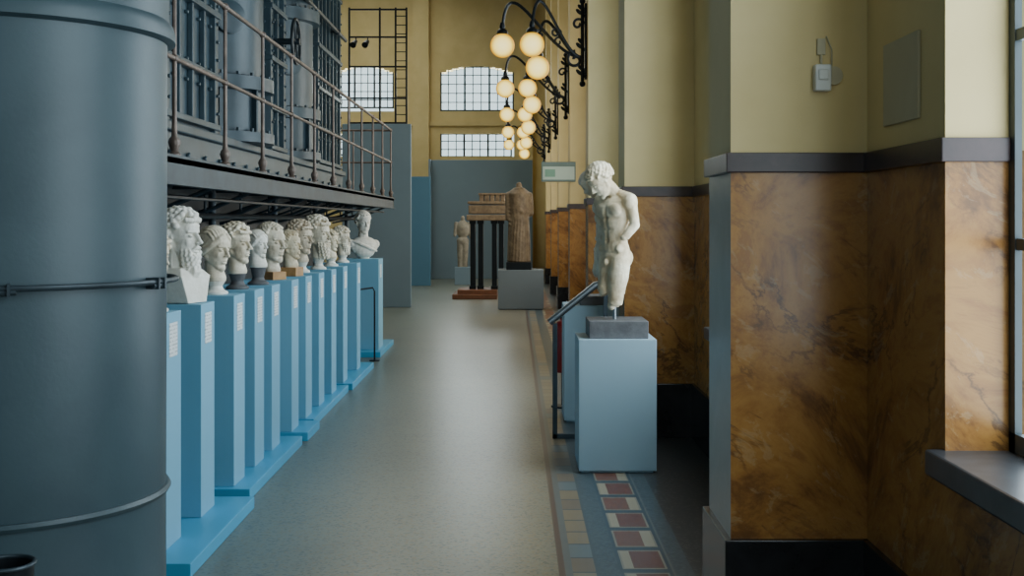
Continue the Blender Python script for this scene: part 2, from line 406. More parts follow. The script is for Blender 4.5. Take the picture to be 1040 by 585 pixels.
# ------------------------------------------------------------------ tank
TX,TY=-1.86,4.32
t=thing('storage_tank','large riveted blue-grey steel tank with bolted hoop','tank',(TX,TY,0))
MB().lathe([(.575,0),(.575,.06),(.565,.08),(.565,.60),(.57,2.28)],(TX,TY,0),96).obj('tank_body',TANK,t,smooth=True)
MB().lathe([(.57,2.26),(.60,2.27),(.60,2.30),(.59,2.33),(.575,2.345),(.575,2.5),(.575,5.5)],(TX,TY,0),96).obj('upper_shell',TANK,t,smooth=True)
MB().lathe([(.56,.595),(.575,.597),(.583,.61),(.575,.623),(.56,.625)],(TX,TY,0),96).obj('weld_ring',TANK,t,smooth=True)
m=MB(); m.tube([(TX+.602*math.cos(a*math.pi/48),TY+.602*math.sin(a*math.pi/48),1.385) for a in range(97)],.010,8)
for a in (-68,-10,-130,60):
    ar=math.radians(a)
    m.M=Matrix.Translation((TX,TY,0))@Matrix.Rotation(ar,4,'Z')
    m.box(.56,.617,-.028,-.018,1.36,1.40).box(.56,.617,.018,.028,1.36,1.40)
    m.tube([(.602,-.045,1.372),(.602,.045,1.372)],.009,8)
m.M=Matrix.Identity(4)
m.obj('bolted_hoop',DECK,t,smooth=True)
BZ=.685
b=thing('waste_bin','slim black metal bin with rolled rim','bin',(-1.36,3.16,0))
MB().lathe([(.06,0),(.062,.02),(.072,BZ),(.069,BZ),(.058,.03),(.0001,.025)],(-1.36,3.16,0),32).obj('bin_body',IRON,b,smooth=True)
m=MB(); m.tube([(-1.36+.073*math.cos(a*math.pi/16),3.16+.073*math.sin(a*math.pi/16),BZ) for a in range(33)],.006,8); m.obj('rim',DECK,b,smooth=True)
# ------------------------------------------------------------------ walkway + railing
DX=-1.8; DZ=1.94; Y0,Y1=5.05,17.7
w=thing('raised_walkway','dark steel walkway with railing running along the engine','walkway',(DX,Y0,0))
MB().box(-2.73,DX,Y0,Y1,DZ-.03,DZ).obj('deck',DECK,w)
m=MB(); m.box(DX-.02,DX,Y0,Y1,DZ-.13,DZ).box(DX-.06,DX+.015,Y0,Y1,DZ-.145,DZ-.13).box(DX-.05,DX+.02,Y0,Y1,DZ-.002,DZ+.012)
m.box(-2.5,-2.48,Y0,Y1,DZ-.13,DZ-.03).box(-2.54,-2.44,Y0,Y1,DZ-.145,DZ-.13)
m.box(-2.73,DX,Y1-.02,Y1,DZ-.13,DZ)
m.obj('edge_beam',DECK,w)
ys=[5.25+1.118*i for i in range(12)]
for yy in ys:
    if yy>Y1: continue
    m=MB(); m.box(-2.72,DX-.02,yy-.012,yy+.012,DZ-.10,DZ-.03).box(-2.72,DX-.02,yy-.03,yy+.03,DZ-.105,DZ-.095)
    m.tube([(DX-.1,yy,DZ-.12),(DX-.45,yy,DZ-.27),(-2.7,yy,DZ-.36)],.014,6).tube([(-2.7,yy,DZ-.3),(-2.2,yy,DZ-.12)],.012,6)
    m.tube([(DX-.45,yy,DZ-.27),(DX-.45,yy,DZ-.1)],.010,6)
    m.obj('bracket',DECK,w)
    p=MB(); p.lathe([(.033,0),(.033,.015),(.020,.03),(.028,.055),(.034,.075),(.028,.095),(.016,.11),(.013,.2),(.013,.52)],(DX-.03,yy,DZ+.01),16)
    p.ell((DX-.03,yy,2.48),.022); p.tube([(DX-.03,yy,2.45),(DX-.03,yy,2.96)],.012,8); p.ell((DX-.03,yy,2.96),.024)
    p.obj('railing_post',RAIL,w,smooth=True)
for z in (2.48,2.96):
    MB().tube([(DX-.03,Y0,z),(DX-.03,Y1-.06,z),(-2.7,Y1-.06,z)],.013 if z<2.9 else .015,10).obj('rail',RAIL,w,smooth=True)
for xx in (-2.1,-2.4,-2.7): MB().tube([(xx,Y1-.06,DZ),(xx,Y1-.06,2.96)],.012,8).obj('end_railing_post',RAIL,w,smooth=True)
for yy in (6.9,9.2,11.6,14,16.6): MB().tube([(-2.35,yy,0),(-2.35,yy,DZ-.1)],.03,10).obj('support_column',DECK,w,smooth=True)
MB().tube([(-1.95,Y0,DZ-.2),(-1.95,Y1,DZ-.2)],.012,6).obj('service_pipe',IRON,w,smooth=True)
MB().tube([(-2.25,Y0,DZ-.3),(-2.25,Y1,DZ-.3)],.022,8).obj('service_pipe',IRON,w,smooth=True)
# ------------------------------------------------------------------ engine
e=thing('diesel_engine','huge blue-grey cast iron engine with bolted columns and cylinders','engine',(-3.5,11.5,0))
EE=17.25
MB().box(-5.2,-2.76,5.2,EE,0,1.93).obj('foundation',MACHD,e,bevel=.03)
m=MB(); m.box(-5.0,-2.50,5.4,EE,1.95,2.26).box(-5.05,-2.46,5.35,EE+.05,2.26,2.33)
for i in range(24):
    yy=5.6+i*.49; m.tube([(-2.5,yy,2.1),(-2.47,yy,2.1)],.03,6)
m.obj('bed_plate',MACH,e,bevel=.01)
MB().box(-5.0,-3.45,5.6,EE,2.3,6.5).obj('engine_housing',MACHD,e,bevel=.01)
def column(y0,y1,xf,zt=6.2,cov=True):
    m=MB(); m.box(xf-.9,xf,y0,y1,2.33,zt)
    m.box(xf-.92,xf+.05,y0-.05,y0+.05,2.33,zt).box(xf-.92,xf+.05,y1-.05,y1+.05,2.33,zt)
    for z in (2.36,2.78,3.30,3.85,4.75): m.box(xf-.95,xf+.07,y0-.07,y1+.07,z,z+.05)
    nr=max(2,int((y1-y0)/.3))
    for i in range(1,nr):
        ym=y0+(y1-y0)*i/nr; m.box(xf,xf+.045,ym-.022,ym+.022,2.4,zt)
    for z in (2.70,2.86,3.22,3.39,3.77,3.94,4.67,4.83):
        for i in range(nr*2):
            yy=y0+(y1-y0)*(i+.5)/(nr*2); m.tube([(xf,yy,z),(xf+.03,yy,z)],.017,6)
    for z in [2.5+.15*i for i in range(22)]:
        for yy in (y0,y1): m.tube([(xf+.05,yy,z),(xf+.07,yy,z)],.016,6)
        for xx in (xf-.02,xf-.25,xf-.5): m.tube([(xx,y0-.08,z),(xx,y0-.05,z)],.016,6)
    for xx in (xf-.15,xf-.4,xf-.65): m.box(xx-.02,xx+.02,y0-.08,y0-.05,2.4,zt)
    m.obj('frame_column',MACH,e,bevel=.006)
def cylinder(y,x,r,zt=6.2):
    m=MB(); pr=[(r*1.15,2.33),(r*1.15,2.42),(r,2.43),(r,2.80),(r*1.14,2.81),(r*1.14,2.93),(r*.97,2.95),(r*.97,3.95),(r*1.12,3.96),(r*1.12,4.1),(r*.97,4.12),(r*.97,5.0),(r*1.12,5.01),(r*1.12,5.15),(r*.9,5.16),(r*.9,zt)]
    m.lathe(pr,(x,y,0),48)
    for z in (2.42,2.93,4.1,5.15):
        for i in range(24):
            a=2*math.pi*i/24; px,py=x+r*1.07*math.cos(a),y+r*1.07*math.sin(a); m.tube([(px,py,z-.01),(px,py,z+.035)],.018,6)
    for i in range(10):
        a=2*math.pi*i/10+.2
        m.M=Matrix.Translation((x,y,0))@Matrix.Rotation(a,4,'Z'); m.box(r*.9,r*1.09,-.012,.012,2.42,2.82); m.M=Matrix.Identity(4)
    m.M=Matrix.Translation((x,y,3.45))@Matrix.Rotation(-.9,4,'Z')@Matrix.Rotation(math.pi/2,4,'Y')
    m.lathe([(.0,r*.9),(.15,r*.9),(.15,r*1.06),(.12,r*1.08),(.0,r*1.08)],(0,0,0),20,False); m.M=Matrix.Identity(4)
    m.obj('engine_cylinder',MACH,e,smooth=True)
column(6.3,7.6,-2.56); column(8.5,9.9,-2.54); cylinder(11.15,-2.94,.58); column(12.45,13.15,-2.60); cylinder(14.15,-2.94,.54); column(15.2,17.1,-2.56)
for yy in (8.05,10.3,12.2,14.95):
    m=MB()
    m.tube([(-2.66,yy,2.33),(-2.66,yy,3.3),(-2.75,yy+.02,3.5),(-3.1,yy+.05,3.65),(-3.5,yy+.05,3.66)],.06,12)
    m.lathe([(.095,0),(.095,.03)],(-2.66,yy,2.9),12).lathe([(.095,0),(.095,.03)],(-2.66,yy,2.35),12)
    m.obj('engine_pipe',MACHD,e,smooth=True)
for z in (4.2,):
    m=MB(); m.tube([(-2.42,5.8,z),(-2.42,17.0,z)],.026,8)
    for yy in (7.0,9.2,12.8,16.2): 
        m.tube([(-2.42,yy,z),(-2.6,yy,z)],.018,8); m.ell((-2.42,yy,z),.045)
    m.obj('control_rod',MACHD,e,smooth=True)
m=MB(); cx,cy,cz=-2.36,12.8,3.55
m.tube([(cx,cy+.24*math.cos(a*math.pi/16),cz+.24*math.sin(a*math.pi/16)) for a in range(33)],.018,8)
for a in range(3): 
    q=a*math.pi/3; m.tube([(cx,cy+.24*math.cos(q),cz+.24*math.sin(q)),(cx,cy-.24*math.cos(q),cz-.24*math.sin(q))],.012,6)
m.tube([(cx+.04,cy,cz),(-2.6,cy,cz)],.035,10); m.obj('handwheel',MACHD,e,smooth=True)
# steel frame cage standing on the partition
c=thing('steel_frame_tower','slim open steel ladder frame with cross bars','steel frame',(-2.5,22.07,3.42))
S=1200/22.07
X=lambda px:(px-522)/S
Zf=lambda py:1.6+(225-py)/S
ZB=3.42
for px in (355,386,402,413):
    MB().box(X(px)-.017,X(px)+.017,22.02,22.06,ZB,Zf(8)).obj('upright',IRON,c)
m=MB()
for py in (10,38,68,100,125): m.box(X(355),X(413),22.025,22.05,Zf(py)-.016,Zf(py)+.016)
for i in range(13):
    z=ZB+(Zf(8)-ZB)*i/13; m.box(X(402),X(413),22.03,22.045,z,z+.016)
m.obj('cross_bars',IRON,c)
for px in (362,374):
    sp=thing('track_spotlight','small black track spotlight under a steel bar','spotlight',(X(px),21.95,Zf(42)),'track spotlights')
    m=MB(); m.tube([(X(px),21.97,Zf(43)),(X(px)-.03,21.8,Zf(48))],[.035,.06],12).tube([(X(px),21.99,Zf(39.5)),(X(px),21.97,Zf(43))],.012,6)
    m.obj('spotlight_head',IRON,sp,smooth=True)
# ------------------------------------------------------------------ platforms + plinths
plats=[(5.3,6.60,-1.45),(6.78,8.46,-1.515),(8.60,9.12,-1.50),(9.18,11.1,-1.555),(11.2,12.9,-1.53),(13.9,15.4,-1.57)]
for a,b_,xe in plats:
    o=MB().box(-2.15,xe,a,b_,0,.065).obj('display_platform',PLAT,loc=((xe-2.15)/2,(a+b_)/2,0),bevel=.004)
    tag(o,'low bright blue platform under the bust plinths','platform','blue platforms under the busts')
PD=.27
PH=1.17
plY=[5.48,6.12,6.84,7.39,7.91,8.62,9.2,9.82,10.5,11.22,12.2]
pw=thing('display_plinth','tall pale blue painted plinth with printed label card','plinth',(-1.81,plY[0]+PD/2,0.065),'pale blue bust plinths')
MB().box(-2.0,-1.62,plY[0],plY[0]+PD,.065,PH).obj('plinth_body',PLI,pw,bevel=.003)
MB().box(-1.62,-1.617,plY[0]+.07,plY[0]+.20,PH-.21,PH-.05).obj('label_card',CARD,pw,label='white printed label card')
for yy in plY[1:]: dup(pw,(-1.81,yy+PD/2,.065))
K=thing('display_plinth','wider blue plinth carrying a draped marble bust','plinth',(-1.83,14.4,.065),'pale blue bust plinths')
MB().box(-2.06,-1.62,14.15,14.6,.065,1.15).obj('plinth_body',PLI,K,bevel=.003)
MB().box(-1.62,-1.617,14.28,14.42,.92,1.08).obj('label_card',CARD,K)
# ------------------------------------------------------------------ heads
r=math.radians
def fib(n):
    for i in range(n):
        z=1-2*(i+.5)/n; a=i*2.399963; q=math.sqrt(1-z*z); yield Vector((q*math.cos(a),q*math.sin(a),z))
def head(mb,Mx,hair='curly',beard=False,rnd=None,longhair=False):
    old=mb.M; mb.M=old@Mx
    mb.ell((0,.07,.12),(.295,.37,.35),u=24,w=16); mb.ell((0,-.075,-.10),(.225,.235,.35),u=24,w=16)
    mb.ell((0,-.225,-.385),(.085,.08,.075)); mb.ell((0,-.15,.15),(.22,.165,.18))
    mb.cap((0,-.285,.10),.034,(0,-.375,-.075),.040); mb.ell((0,-.385,-.09),(.042,.05,.036))
    for sx in (1,-1):
        mb.ell((sx*.042,-.345,-.10),(.03,.04,.027))
        mb.cap((sx*.045,-.293,.105),.026,(sx*.17,-.235,.105),.026)
        mb.ell((sx*.10,-.185,-.09),(.10,.085,.12)); mb.ell((sx*.102,-.252,.035),(.052,.042,.030))
        mb.cap((sx*.19,.05,-.17),.075,(sx*.065,-.185,-.355),.07); mb.ell((sx*.13,-.06,-.17),(.10,.16,.18))
        mb.ell((sx*.285,.06,-.01),(.028,.06,.095),(0,0,sx*.3))
    mb.ell((0,-.305,-.205),(.07,.035,.020)); mb.ell((0,-.30,-.255),(.058,.035,.022)); mb.ell((0,-.27,-.22),(.09,.05,.07))
    for sx in (1,-1):
        mb.dent((sx*.052,-.31,.045),(.032,.06,.04),(0,.05,0)); mb.dent((sx*.13,-.27,.068),(.06,.06,.018),(0,.028,0)); mb.dent((sx*.11,-.27,-.01),(.06,.06,.016),(0,.016,0))
    mb.dent((0,-.33,-.23),(.075,.06,.011),(0,.030,0)); mb.dent((0,-.30,-.31),(.07,.06,.03),(0,.02,0))
    def onface(d,low=.1):
        return (d.y<-.42 and d.z<.60) or (d.y<.05 and d.z<low)
    if hair in('curly','youth','short','thick'):
        n={'curly':200,'youth':330,'short':420,'thick':210}[hair]; rr={'curly':.062,'youth':.045,'short':.042,'thick':.062}[hair]; out={'curly':1.15,'youth':1.06,'short':1.05,'thick':1.14}[hair]
        if hair!='curly': mb.ell((0,.085,.15),(.295*out-.01,.36*out-.01,.345*out-.01),u=24,w=16)
        for d in fib(n):
            if d.z<-.45 or onface(d): continue
            j=rnd.uniform(.75,1.2)
            mb.ell((d.x*.30*out,.08+d.y*.375*out,.135+d.z*.355*out),(rr*j,rr*j,rr*j*.9),u=8,w=6)
        if hair!='short':
            for i in range(9):
                a=-1.1+2.2*i/8; mb.ell((.24*math.sin(a),-.16-.13*math.cos(a),.30+.03*rnd.random()),(.048,.045,.05),u=8,w=6)
    elif hair=='wavy':
        mb.ell((0,.09,.17),(.305,.37,.34),u=24,w=16)
        for i in range(11):
            x0=-.26+.052*i; kk=math.sqrt(max(.05,1-(x0/.335)**2)); pts=[]
            for q in range(14):
                b=q/13*2.7+.35
                y=.09-.37*kk*math.cos(b); z=.15+.37*kk*math.sin(b)
                pts.append((x0+.012*math.sin(q*1.6+i),y,z))
            mb.tube(pts,.030,8)
        for sx in (1,-1):
            pts=[(sx*.03,-.23,.36),(sx*.15,-.22,.28),(sx*.26,-.12,.14),(sx*.30,.0,.02),(sx*.29,.14,-.08),(sx*.18,.33,-.10)]
            mb.tube(pts,[.05,.06,.065,.065,.07,.08],8); mb.tube([(a_,b_+.07,c_+.06) for a_,b_,c_ in pts],[.04,.045,.05,.05,.05,.05],8)
        mb.ell((0,.44,.02),(.13,.12,.12))
    if longhair:
        for sx in (1,-1):
            for j in range(5):
                pts=[]
                for q in range(8):
                    t=q/7; pts.append((sx*(.28+.02*math.sin(t*9+j)-.06*t),.06+.07*j+.015*math.cos(t*9+j),.05-.62*t))
                mb.tube(pts,[.042]*7+[.03],8)
    if beard:
        L=.80 if longhair else .60
        mb.ell((0,-.19,-.38),(.18,.14,.15)); mb.ell((0,-.20,-.47-.10*(L>.7)),(.13,.11,.19)); mb.ell((0,-.08,-.34),(.18,.16,.14))
        for row in range(5):
            nn=10-row
            for i in range(nn):
                a=(-1.45+2.9*i/(nn-1))
                z0=-.22-.085*row; k=1-.09*row
                x=.225*math.sin(a)*k; y=-.09-.225*math.cos(a)*(.75+.25*k)
                if row==0 and abs(a)<.5: continue
                mb.tube([(x,y,z0),(x+.014,y-.026,z0-.05),(x-.012,y-.016,z0-.10),(x*.9+.012,y+.005,z0-.14)],[.026,.034,.028,.013],7)
        if L>.7:
            for i in range(6):
                x=-.085+.034*i; mb.tube([(x,-.30,-.53),(x+.012,-.31,-.62),(x*.8-.01,-.28,-.70),(x*.6,-.24,-.78)],[.033,.036,.028,.012],7)
        for sx in (1,-1): mb.tube([(0,-.335,-.165),(sx*.06,-.33,-.185),(sx*.115,-.285,-.235),(sx*.13,-.26,-.28)],[.02,.028,.026,.012],8)
    mb.M=old
def bust(name_l,x,y,z,hh,yaw,kind,socle,mat,hair,beard=False,tilt=0,longhair=False,soh=.10,seed=1,cat='bust'):
    rnd=random.Random(seed)
    t=thing('marble_bust',name_l,cat,(x,y,z),'antique marble heads on plinths')
    R=Matrix.Translation((x,y,z))@Matrix.Rotation(yaw,4,'Z')
    s_=MB(); s_.M=R
    if socle in('round','dark'): s_.lathe([(.07,0),(.073,.015),(.047,.03),(.038,.05),(.05,soh*.85),(.056,soh)],(0,0,0),24)
    elif socle=='block': s_.box(-.07,.07,-.075,.075,0,soh)
    if socle!='herm': s_.obj('socle',{'round':MARBW,'dark':GREYS,'block':WOODM}[socle],t,smooth=(socle!='block'),bevel=.004)
    b=MB(); b.M=R
    zb=soh if socle!='herm' else 0
    if socle=='herm':
        b.taper((-.085,.085,-.095,.065,.003),(-.135,.135,-.085,.105,.145)); b.taper((-.135,.135,-.085,.105,.143),(-.09,.09,-.05,.09,.185)); b.cap((0,.045,.14),.072,(0,.03,.28),.065)
        hz=.20+hh*.5
    elif kind=='bust':
        b.ell((0,0,zb+.12),(.185,.105,.12)); b.ell((0,-.03,zb+.06),(.13,.085,.085)); b.cap((.15,0,zb+.145),.055,(-.15,0,zb+.145),.055); b.ell((0,0,zb+.02),(.10,.075,.05))
        b.cap((0,.02,zb+.18),.066,(0,.01,zb+.31),.056)
        b.tube([(-.17,-.02,zb+.19),(-.08,-.10,zb+.15),(.05,-.115,zb+.09),(.14,-.08,zb+.06)],[.015,.02,.02,.012],8)
        hz=zb+.27+hh*.45
    else:
        b.loft([(zb-.002,0,.0,.062,.058),(zb+.02,0,0,.064,.060),(zb+.07,0,.01,.053,.052),(zb+.12,0,.02,.052,.052)])
        hz=zb+.05+hh*.5
    H=Matrix.Translation((0,0,hz))@Matrix.Rotation(tilt,4,'X')@Matrix.Scale(hh,4)
    head(b,H,hair,beard,rnd,longhair)
    b.sculpt('sculpted_head',mat,.0042,1,disp=.002,dscale=.02,parent=t)
    return t
top=PH
bx=-1.76
bust('curly marble head partly hidden by the tank',-1.715,plY[0]+.13,top,.25,r(60),'head','round',MARB,'curly',seed=14,soh=.08)
bust('long-bearded marble herm with long curls on a tapered shaft',-1.755,plY[1]+.13,top,.29,r(72),'head','herm',MARBW,'curly',True,0,True,seed=3)
bust('marble head of a woman with waved hair on a round socle',bx,plY[2]+.13,top,.265,r(62),'head','round',MARB,'wavy',seed=4,soh=.08,tilt=.12)
bust('curly-haired marble head on a dark socle',bx,plY[3]+.13,top,.26,r(70),'head','dark',MARB,'curly',seed=5,soh=.10)
bust('marble head with waved hair on a dark socle',bx+.02,plY[4]+.13,top,.20,r(60),'head','dark',MARBW,'wavy',seed=6,soh=.12)
bust('large smooth marble head on a wooden block',bx-.03,plY[5]+.13,top,.31,r(58),'head','block',MARB,'short',seed=7,soh=.06)
bust('small marble head on a wooden block',bx,plY[6]+.13,top,.24,r(75),'head','block',MARBY,'short',seed=8,soh=.07)
bust('curly-haired marble head on a round socle',bx-.03,plY[7]+.13,top,.29,r(62),'head','round',MARBD,'curly',seed=9,soh=.09)
bust('bearded curly marble head on a round socle',bx,plY[8]+.13,top,.32,r(70),'head','round',MARB,'curly',True,seed=10,soh=.10)
bust('small marble head on a round socle',bx,plY[9]+.13,top,.22,r(70),'head','round',MARBY,'youth',seed=11,soh=.08)
bust('small bearded marble head on a round socle',bx-.03,plY[10]+.13,top,.24,r(75),'head','round',MARB,'curly',True,seed=12,soh=.08)
bust('clean marble portrait bust with bare shoulders',-1.83,14.38,1.15,.29,r(30),'bust','round',MARBW,'short',seed=13,soh=.03,tilt=.1)
bar=MB().tube([(-2.0,13.3,.80),(-1.62,13.55,.84),(-1.60,13.56,.80),(-1.60,13.56,0)],.010,8)
bar.lathe([(.06,0),(.06,.012)],(-1.60,13.56,0),16)
tag(bar.obj('barrier_rail',IRON,loc=(-1.6,13.56,0),smooth=True),'thin black metal barrier beside the last plinth','barrier')
# ------------------------------------------------------------------ right plinths and statues
def plinthR(x0,x1,y0,y1,h,mat,lab,n=None):
    t=thing('display_plinth',lab,'plinth',((x0+x1)/2,(y0+y1)/2,0),n)
    MB().box(x0,x1,y0,y1,.015,h).box(x0+.02,x1-.02,y0+.02,y1-.02,0,.016).obj('plinth_body',mat,t,bevel=.003); return t
plinthR(.412,.906,7.5,7.99,.85,PLIG,'pale grey-blue box plinth under the youth torso')
tag(MB().box(.48,.86,7.55,7.93,.85,.963).obj('stone_socle',GREYS,loc=(.67,7.74,.85),bevel=.005),'dark grey stone block under the marble youth','socle')
plinthR(.40,.95,9.4,9.85,.93,PLIG,'grey-blue box plinth behind the torso plinth')
tag(MB().box(.53,.91,9.45,9.8,.93,1.0).obj('stone_socle',GREYS,loc=(.72,9.6,.93),bevel=.005),'flat dark grey block on the second plinth','socle')
def youth(loc,yaw,lab,seed,mat,vox=.0052,hy=-8,hs=.225):
    t=thing('marble_statue',lab,'statue',loc)
    rnd=random.Random(seed)
    b=MB(); b.M=Matrix.Translation(loc)@Matrix.Rotation(yaw,4,'Z')@Matrix.Diagonal((.95,1.0,1,1))
    b.loft([(.345,0,0,.10,.06),(.37,0,.004,.116,.076),(.41,0,.008,.120,.084),(.455,0,.006,.114,.078),(.50,0,0,.102,.070),(.545,.0,-.004,.096,.067),(.59,0,-.004,.103,.071),(.64,0,-.002,.118,.082),(.69,0,0,.132,.092),(.735,0,.004,.140,.088),(.77,0,.008,.130,.072),(.795,0,.012,.095,.054),(.815,0,.014,.05,.042)])
    for sx in (1,-1):
        b.ell((sx*.052,.046,.40),(.058,.052,.064)); b.ell((sx*.060,-.062,.712),(.064,.028,.044)); b.ell((sx*.07,.058,.705),(.05,.03,.07))
        b.cap((sx*.02,.018,.815),.036,(sx*.125,.01,.785),.042); b.ell((sx*.148,.006,.762),(.048,.052,.060))
        b.ell((sx*.085,-.03,.455),(.024,.036,.035))
    b.cap((0,.018,.80),.048,(-.005,-.06,.88),.043)
    b.cap((.152,.01,.745),.041,(.162,.035,.615),.033); b.cap((.162,.035,.615),.033,(.138,-.02,.545),.027); b.ell((.130,-.032,.535),(.026,.026,.022),(.5,.2,0))
    b.cap((-.152,.01,.745),.042,(-.166,.02,.66),.037); b.ell((-.166,.02,.64),(.035,.03,.03),(.4,.3,0))
    for sx,z1,r1,x1,y1 in ((1,.095,.046,.020,-.01),(-1,.165,.052,-.036,-.03)):
        b.tube([(sx*.050,0,.45),(sx*.054,0,.40),(sx*.052,-.006,.34),(sx*.048,-.012,.26),(x1+sx*.012,y1-.006,.19),(x1,y1,z1)],[.055,.068,.072,.067,.059,r1],20)
    b.ell((0,-.01,.28),(.045,.05,.12)); b.ell((0,-.074,.372),(.018,.02,.026))
    for i in range(16): b.ell((rnd.uniform(-.045,.045),rnd.uniform(-.045,.025),rnd.uniform(.075,.21)),(rnd.uniform(.018,.034),.022,rnd.uniform(.018,.036)),(rnd.random()*2,rnd.random()*2,0),8,6)
    b.dent((0,-.08,.61),(.012,.06,.10),(0,.013,0)); b.dent((0,-.09,.70),(.012,.06,.035),(0,.013,0)); b.dent((0,-.07,.515),(.012,.05,.012),(0,.014,0))
    for sx in (1,-1):
        b.dent((sx*.06,-.09,.660),(.06,.06,.011),(0,.014,0)); b.dent((sx*.06,-.075,.435),(.05,.05,.014),(0,.012,.004)); b.dent((sx*.035,-.075,.585),(.03,.04,.010),(0,.008,0))
    b.dent((0,.08,.60),(.014,.06,.16),(0,-.014,0)); b.dent((0,.10,.39),(.012,.06,.05),(0,-.02,0))
    H=Matrix.Translation((-.015,-.115,.895))@Matrix.Rotation(r(hy),4,'Z')@Matrix.Rotation(r(42),4,'X')@Matrix.Scale(hs,4)
    head(b,H,'thick',False,rnd)
    b.sculpt('sculpted_figure',mat,vox,1,disp=.006,dscale=.035,parent=t)
    p=MB(); p.M=b.M; p.tube([(.010,-.01,0),(.010,-.01,.11)],.012,10); p.obj('mounting_pin',STEEL,t,smooth=True)
    return t
youth((.66,7.74,.963),r(-52),'ivory marble torso of a nude youth looking down, legs broken off',21,MARBY,hy=-18)
youth((.74,9.62,1.0),r(-80),'marble youth figure standing on the second plinth',22,MARB,.009,hs=.21)
h=thing('handrail','steel stair handrail with flat sloping top bar','handrail',(.30,8.72,0))
MB().box(.285,.32,8.70,8.74,0,.85).box(.285,.50,8.70,8.74,.0,.035).obj('post',DECK,h,bevel=.003)
m=MB(); m.tube([(.26,8.72,.855),(.60,8.72,1.13),(.70,8.72,1.16)],.026,10)
m.obj('grab_bar',STEEL,h,smooth=True)
MB().box(.66,.69,8.705,8.735,0,1.13).obj('post',DECK,h,bevel=.003)
x0,y0=.42,10.2
f=thing('fire_extinguisher','red fire extinguisher on a slim floor stand','fire extinguisher',(x0,y0,0))
MB().lathe([(.0001,.30),(.06,.30),(.07,.32),(.07,.68),(.05,.735),(.025,.75),(.02,.77)],(x0,y0,0),24).obj('cylinder_body',REDM,f,smooth=True)
MB().tube([(x0,y0,.76),(x0,y0,.81)],.018,10).box(x0-.02,x0+.09,y0-.01,y0+.01,.80,.815).tube([(x0,y0,.78),(x0+.06,y0-.03,.74),(x0+.085,y0-.03,.45)],.010,8).obj('valve_and_hose',IRON,f,smooth=True)
MB().lathe([(.10,0),(.10,.015),(.012,.02),(.012,.3)],(x0,y0,0),24).obj('floor_stand',IRON,f,smooth=True)
# ------------------------------------------------------------------ far exhibits
plinthR(-.29,.54,21.4,22.1,.72,PLIF,'wide grey plinth under the draped statue')
t=thing('draped_statue','headless brown stone figure in a long draped robe','statue',(.09,21.75,.72))
MB().box(-.14,.32,21.52,21.98,.72,.86).obj('statue_base',IRON,t,bevel=.01)
b=MB(); b.M=Matrix.Translation((.09,21.75,.86))@Matrix.Rotation(r(10),4,'Z')
b.tube([(0,0,0),(0,0,.3),(0,0,.75),(0,0,1.05),(0,0,1.25),(0,0,1.36)],[.20,.20,.185,.20,.21,.10],20)
b.ell((0,0,1.2),(.23,.13,.16)); b.cap((0,0,1.3),.07,(0,-.01,1.41),.055)
b.cap((.19,0,1.22),.07,(.21,-.03,.9),.065); b.cap((.21,-.03,.9),.06,(.02,-.17,.92),.045); b.cap((-.19,0,1.22),.07,(-.2,-.02,.8),.055)
for i in range(22):
    a=2*math.pi*i/22; rr=.19
    b.tube([(rr*math.cos(a),rr*math.sin(a),0),(rr*.97*math.cos(a+.1),rr*.97*math.sin(a+.1),.5),(rr*.9*math.cos(a+.3),rr*.9*math.sin(a+.3),.95)],[.028,.022,.012],8)
for i in range(6):
    b.tube([(-.2,-.06,.7+.07*i),(0,-.17,.62+.09*i),(.19,-.1,.95+.05*i)],.022,8)
b.sculpt('robed_figure',BROWNS,.014,1,disp=.01,dscale=.05,parent=t)
t=thing('museum_stand','brown stone slabs on dark posts over a wooden base','display stand',(-.75,24.8,0))
sc=1200/24.6; AX=lambda px:(px-522)/sc
MB().box(AX(460),AX(505),24.3,25.4,0,.10).box(AX(465),AX(505),24.4,25.3,.10,.19).obj('wooden_base',WOODR,t,bevel=.01)
for px in (480,488,502,509):
    MB().box(AX(px)-.05,AX(px)+.05,24.6,24.72,.19,1.62).box(AX(px)-.07,AX(px)+.07,24.58,24.74,.19,.26).box(AX(px)-.07,AX(px)+.07,24.58,24.74,1.55,1.62).obj('post',IRON,t,bevel=.005)
    MB().box(AX(px)-.05,AX(px)+.05,25.0,25.12,.19,1.62).obj('post',IRON,t,bevel=.005)
m=MB().box(AX(474),AX(515),24.45,25.25,1.62,1.74).box(AX(476),AX(514),24.47,25.2,1.76,1.94).box(AX(475),AX(515),24.45,25.22,1.96,2.02)
m.obj('stone_slab',WOOD2,t,bevel=.02)
m=MB()
for i in range(5): m.box(AX(487)+i*.11,AX(487)+i*.11+.09,24.5,25.1,2.02,2.15)
m.box(AX(486),AX(515),24.48,25.1,2.15,2.19); m.obj('upper_slab',WOOD2,t,bevel=.012)
t=thing('marble_statue','small dull marble figure on a low base near the partition','statue',(-1.3,30,0))
MB().box(-1.5,-1.1,29.8,30.2,0,.45).obj('statue_base',PART,t,bevel=.01)
b=MB(); b.M=Matrix.Translation((-1.3,30,.45))
b.cap((.05,0,.0),.07,(.06,0,.6),.09).cap((-.06,0,0),.07,(-.06,0,.6),.09); b.ell((0,0,.65),(.16,.11,.13)); b.ell((0,0,.95),(.17,.11,.24)); b.cap((.17,0,1.1),.05,(.2,0,.75),.04).cap((-.17,0,1.1),.05,(-.2,-.05,.8),.04); b.cap((0,0,1.15),.05,(0,0,1.25),.05)
b.sculpt('sculpted_figure',TANS,.018,1,disp=.01,dscale=.05,parent=t)
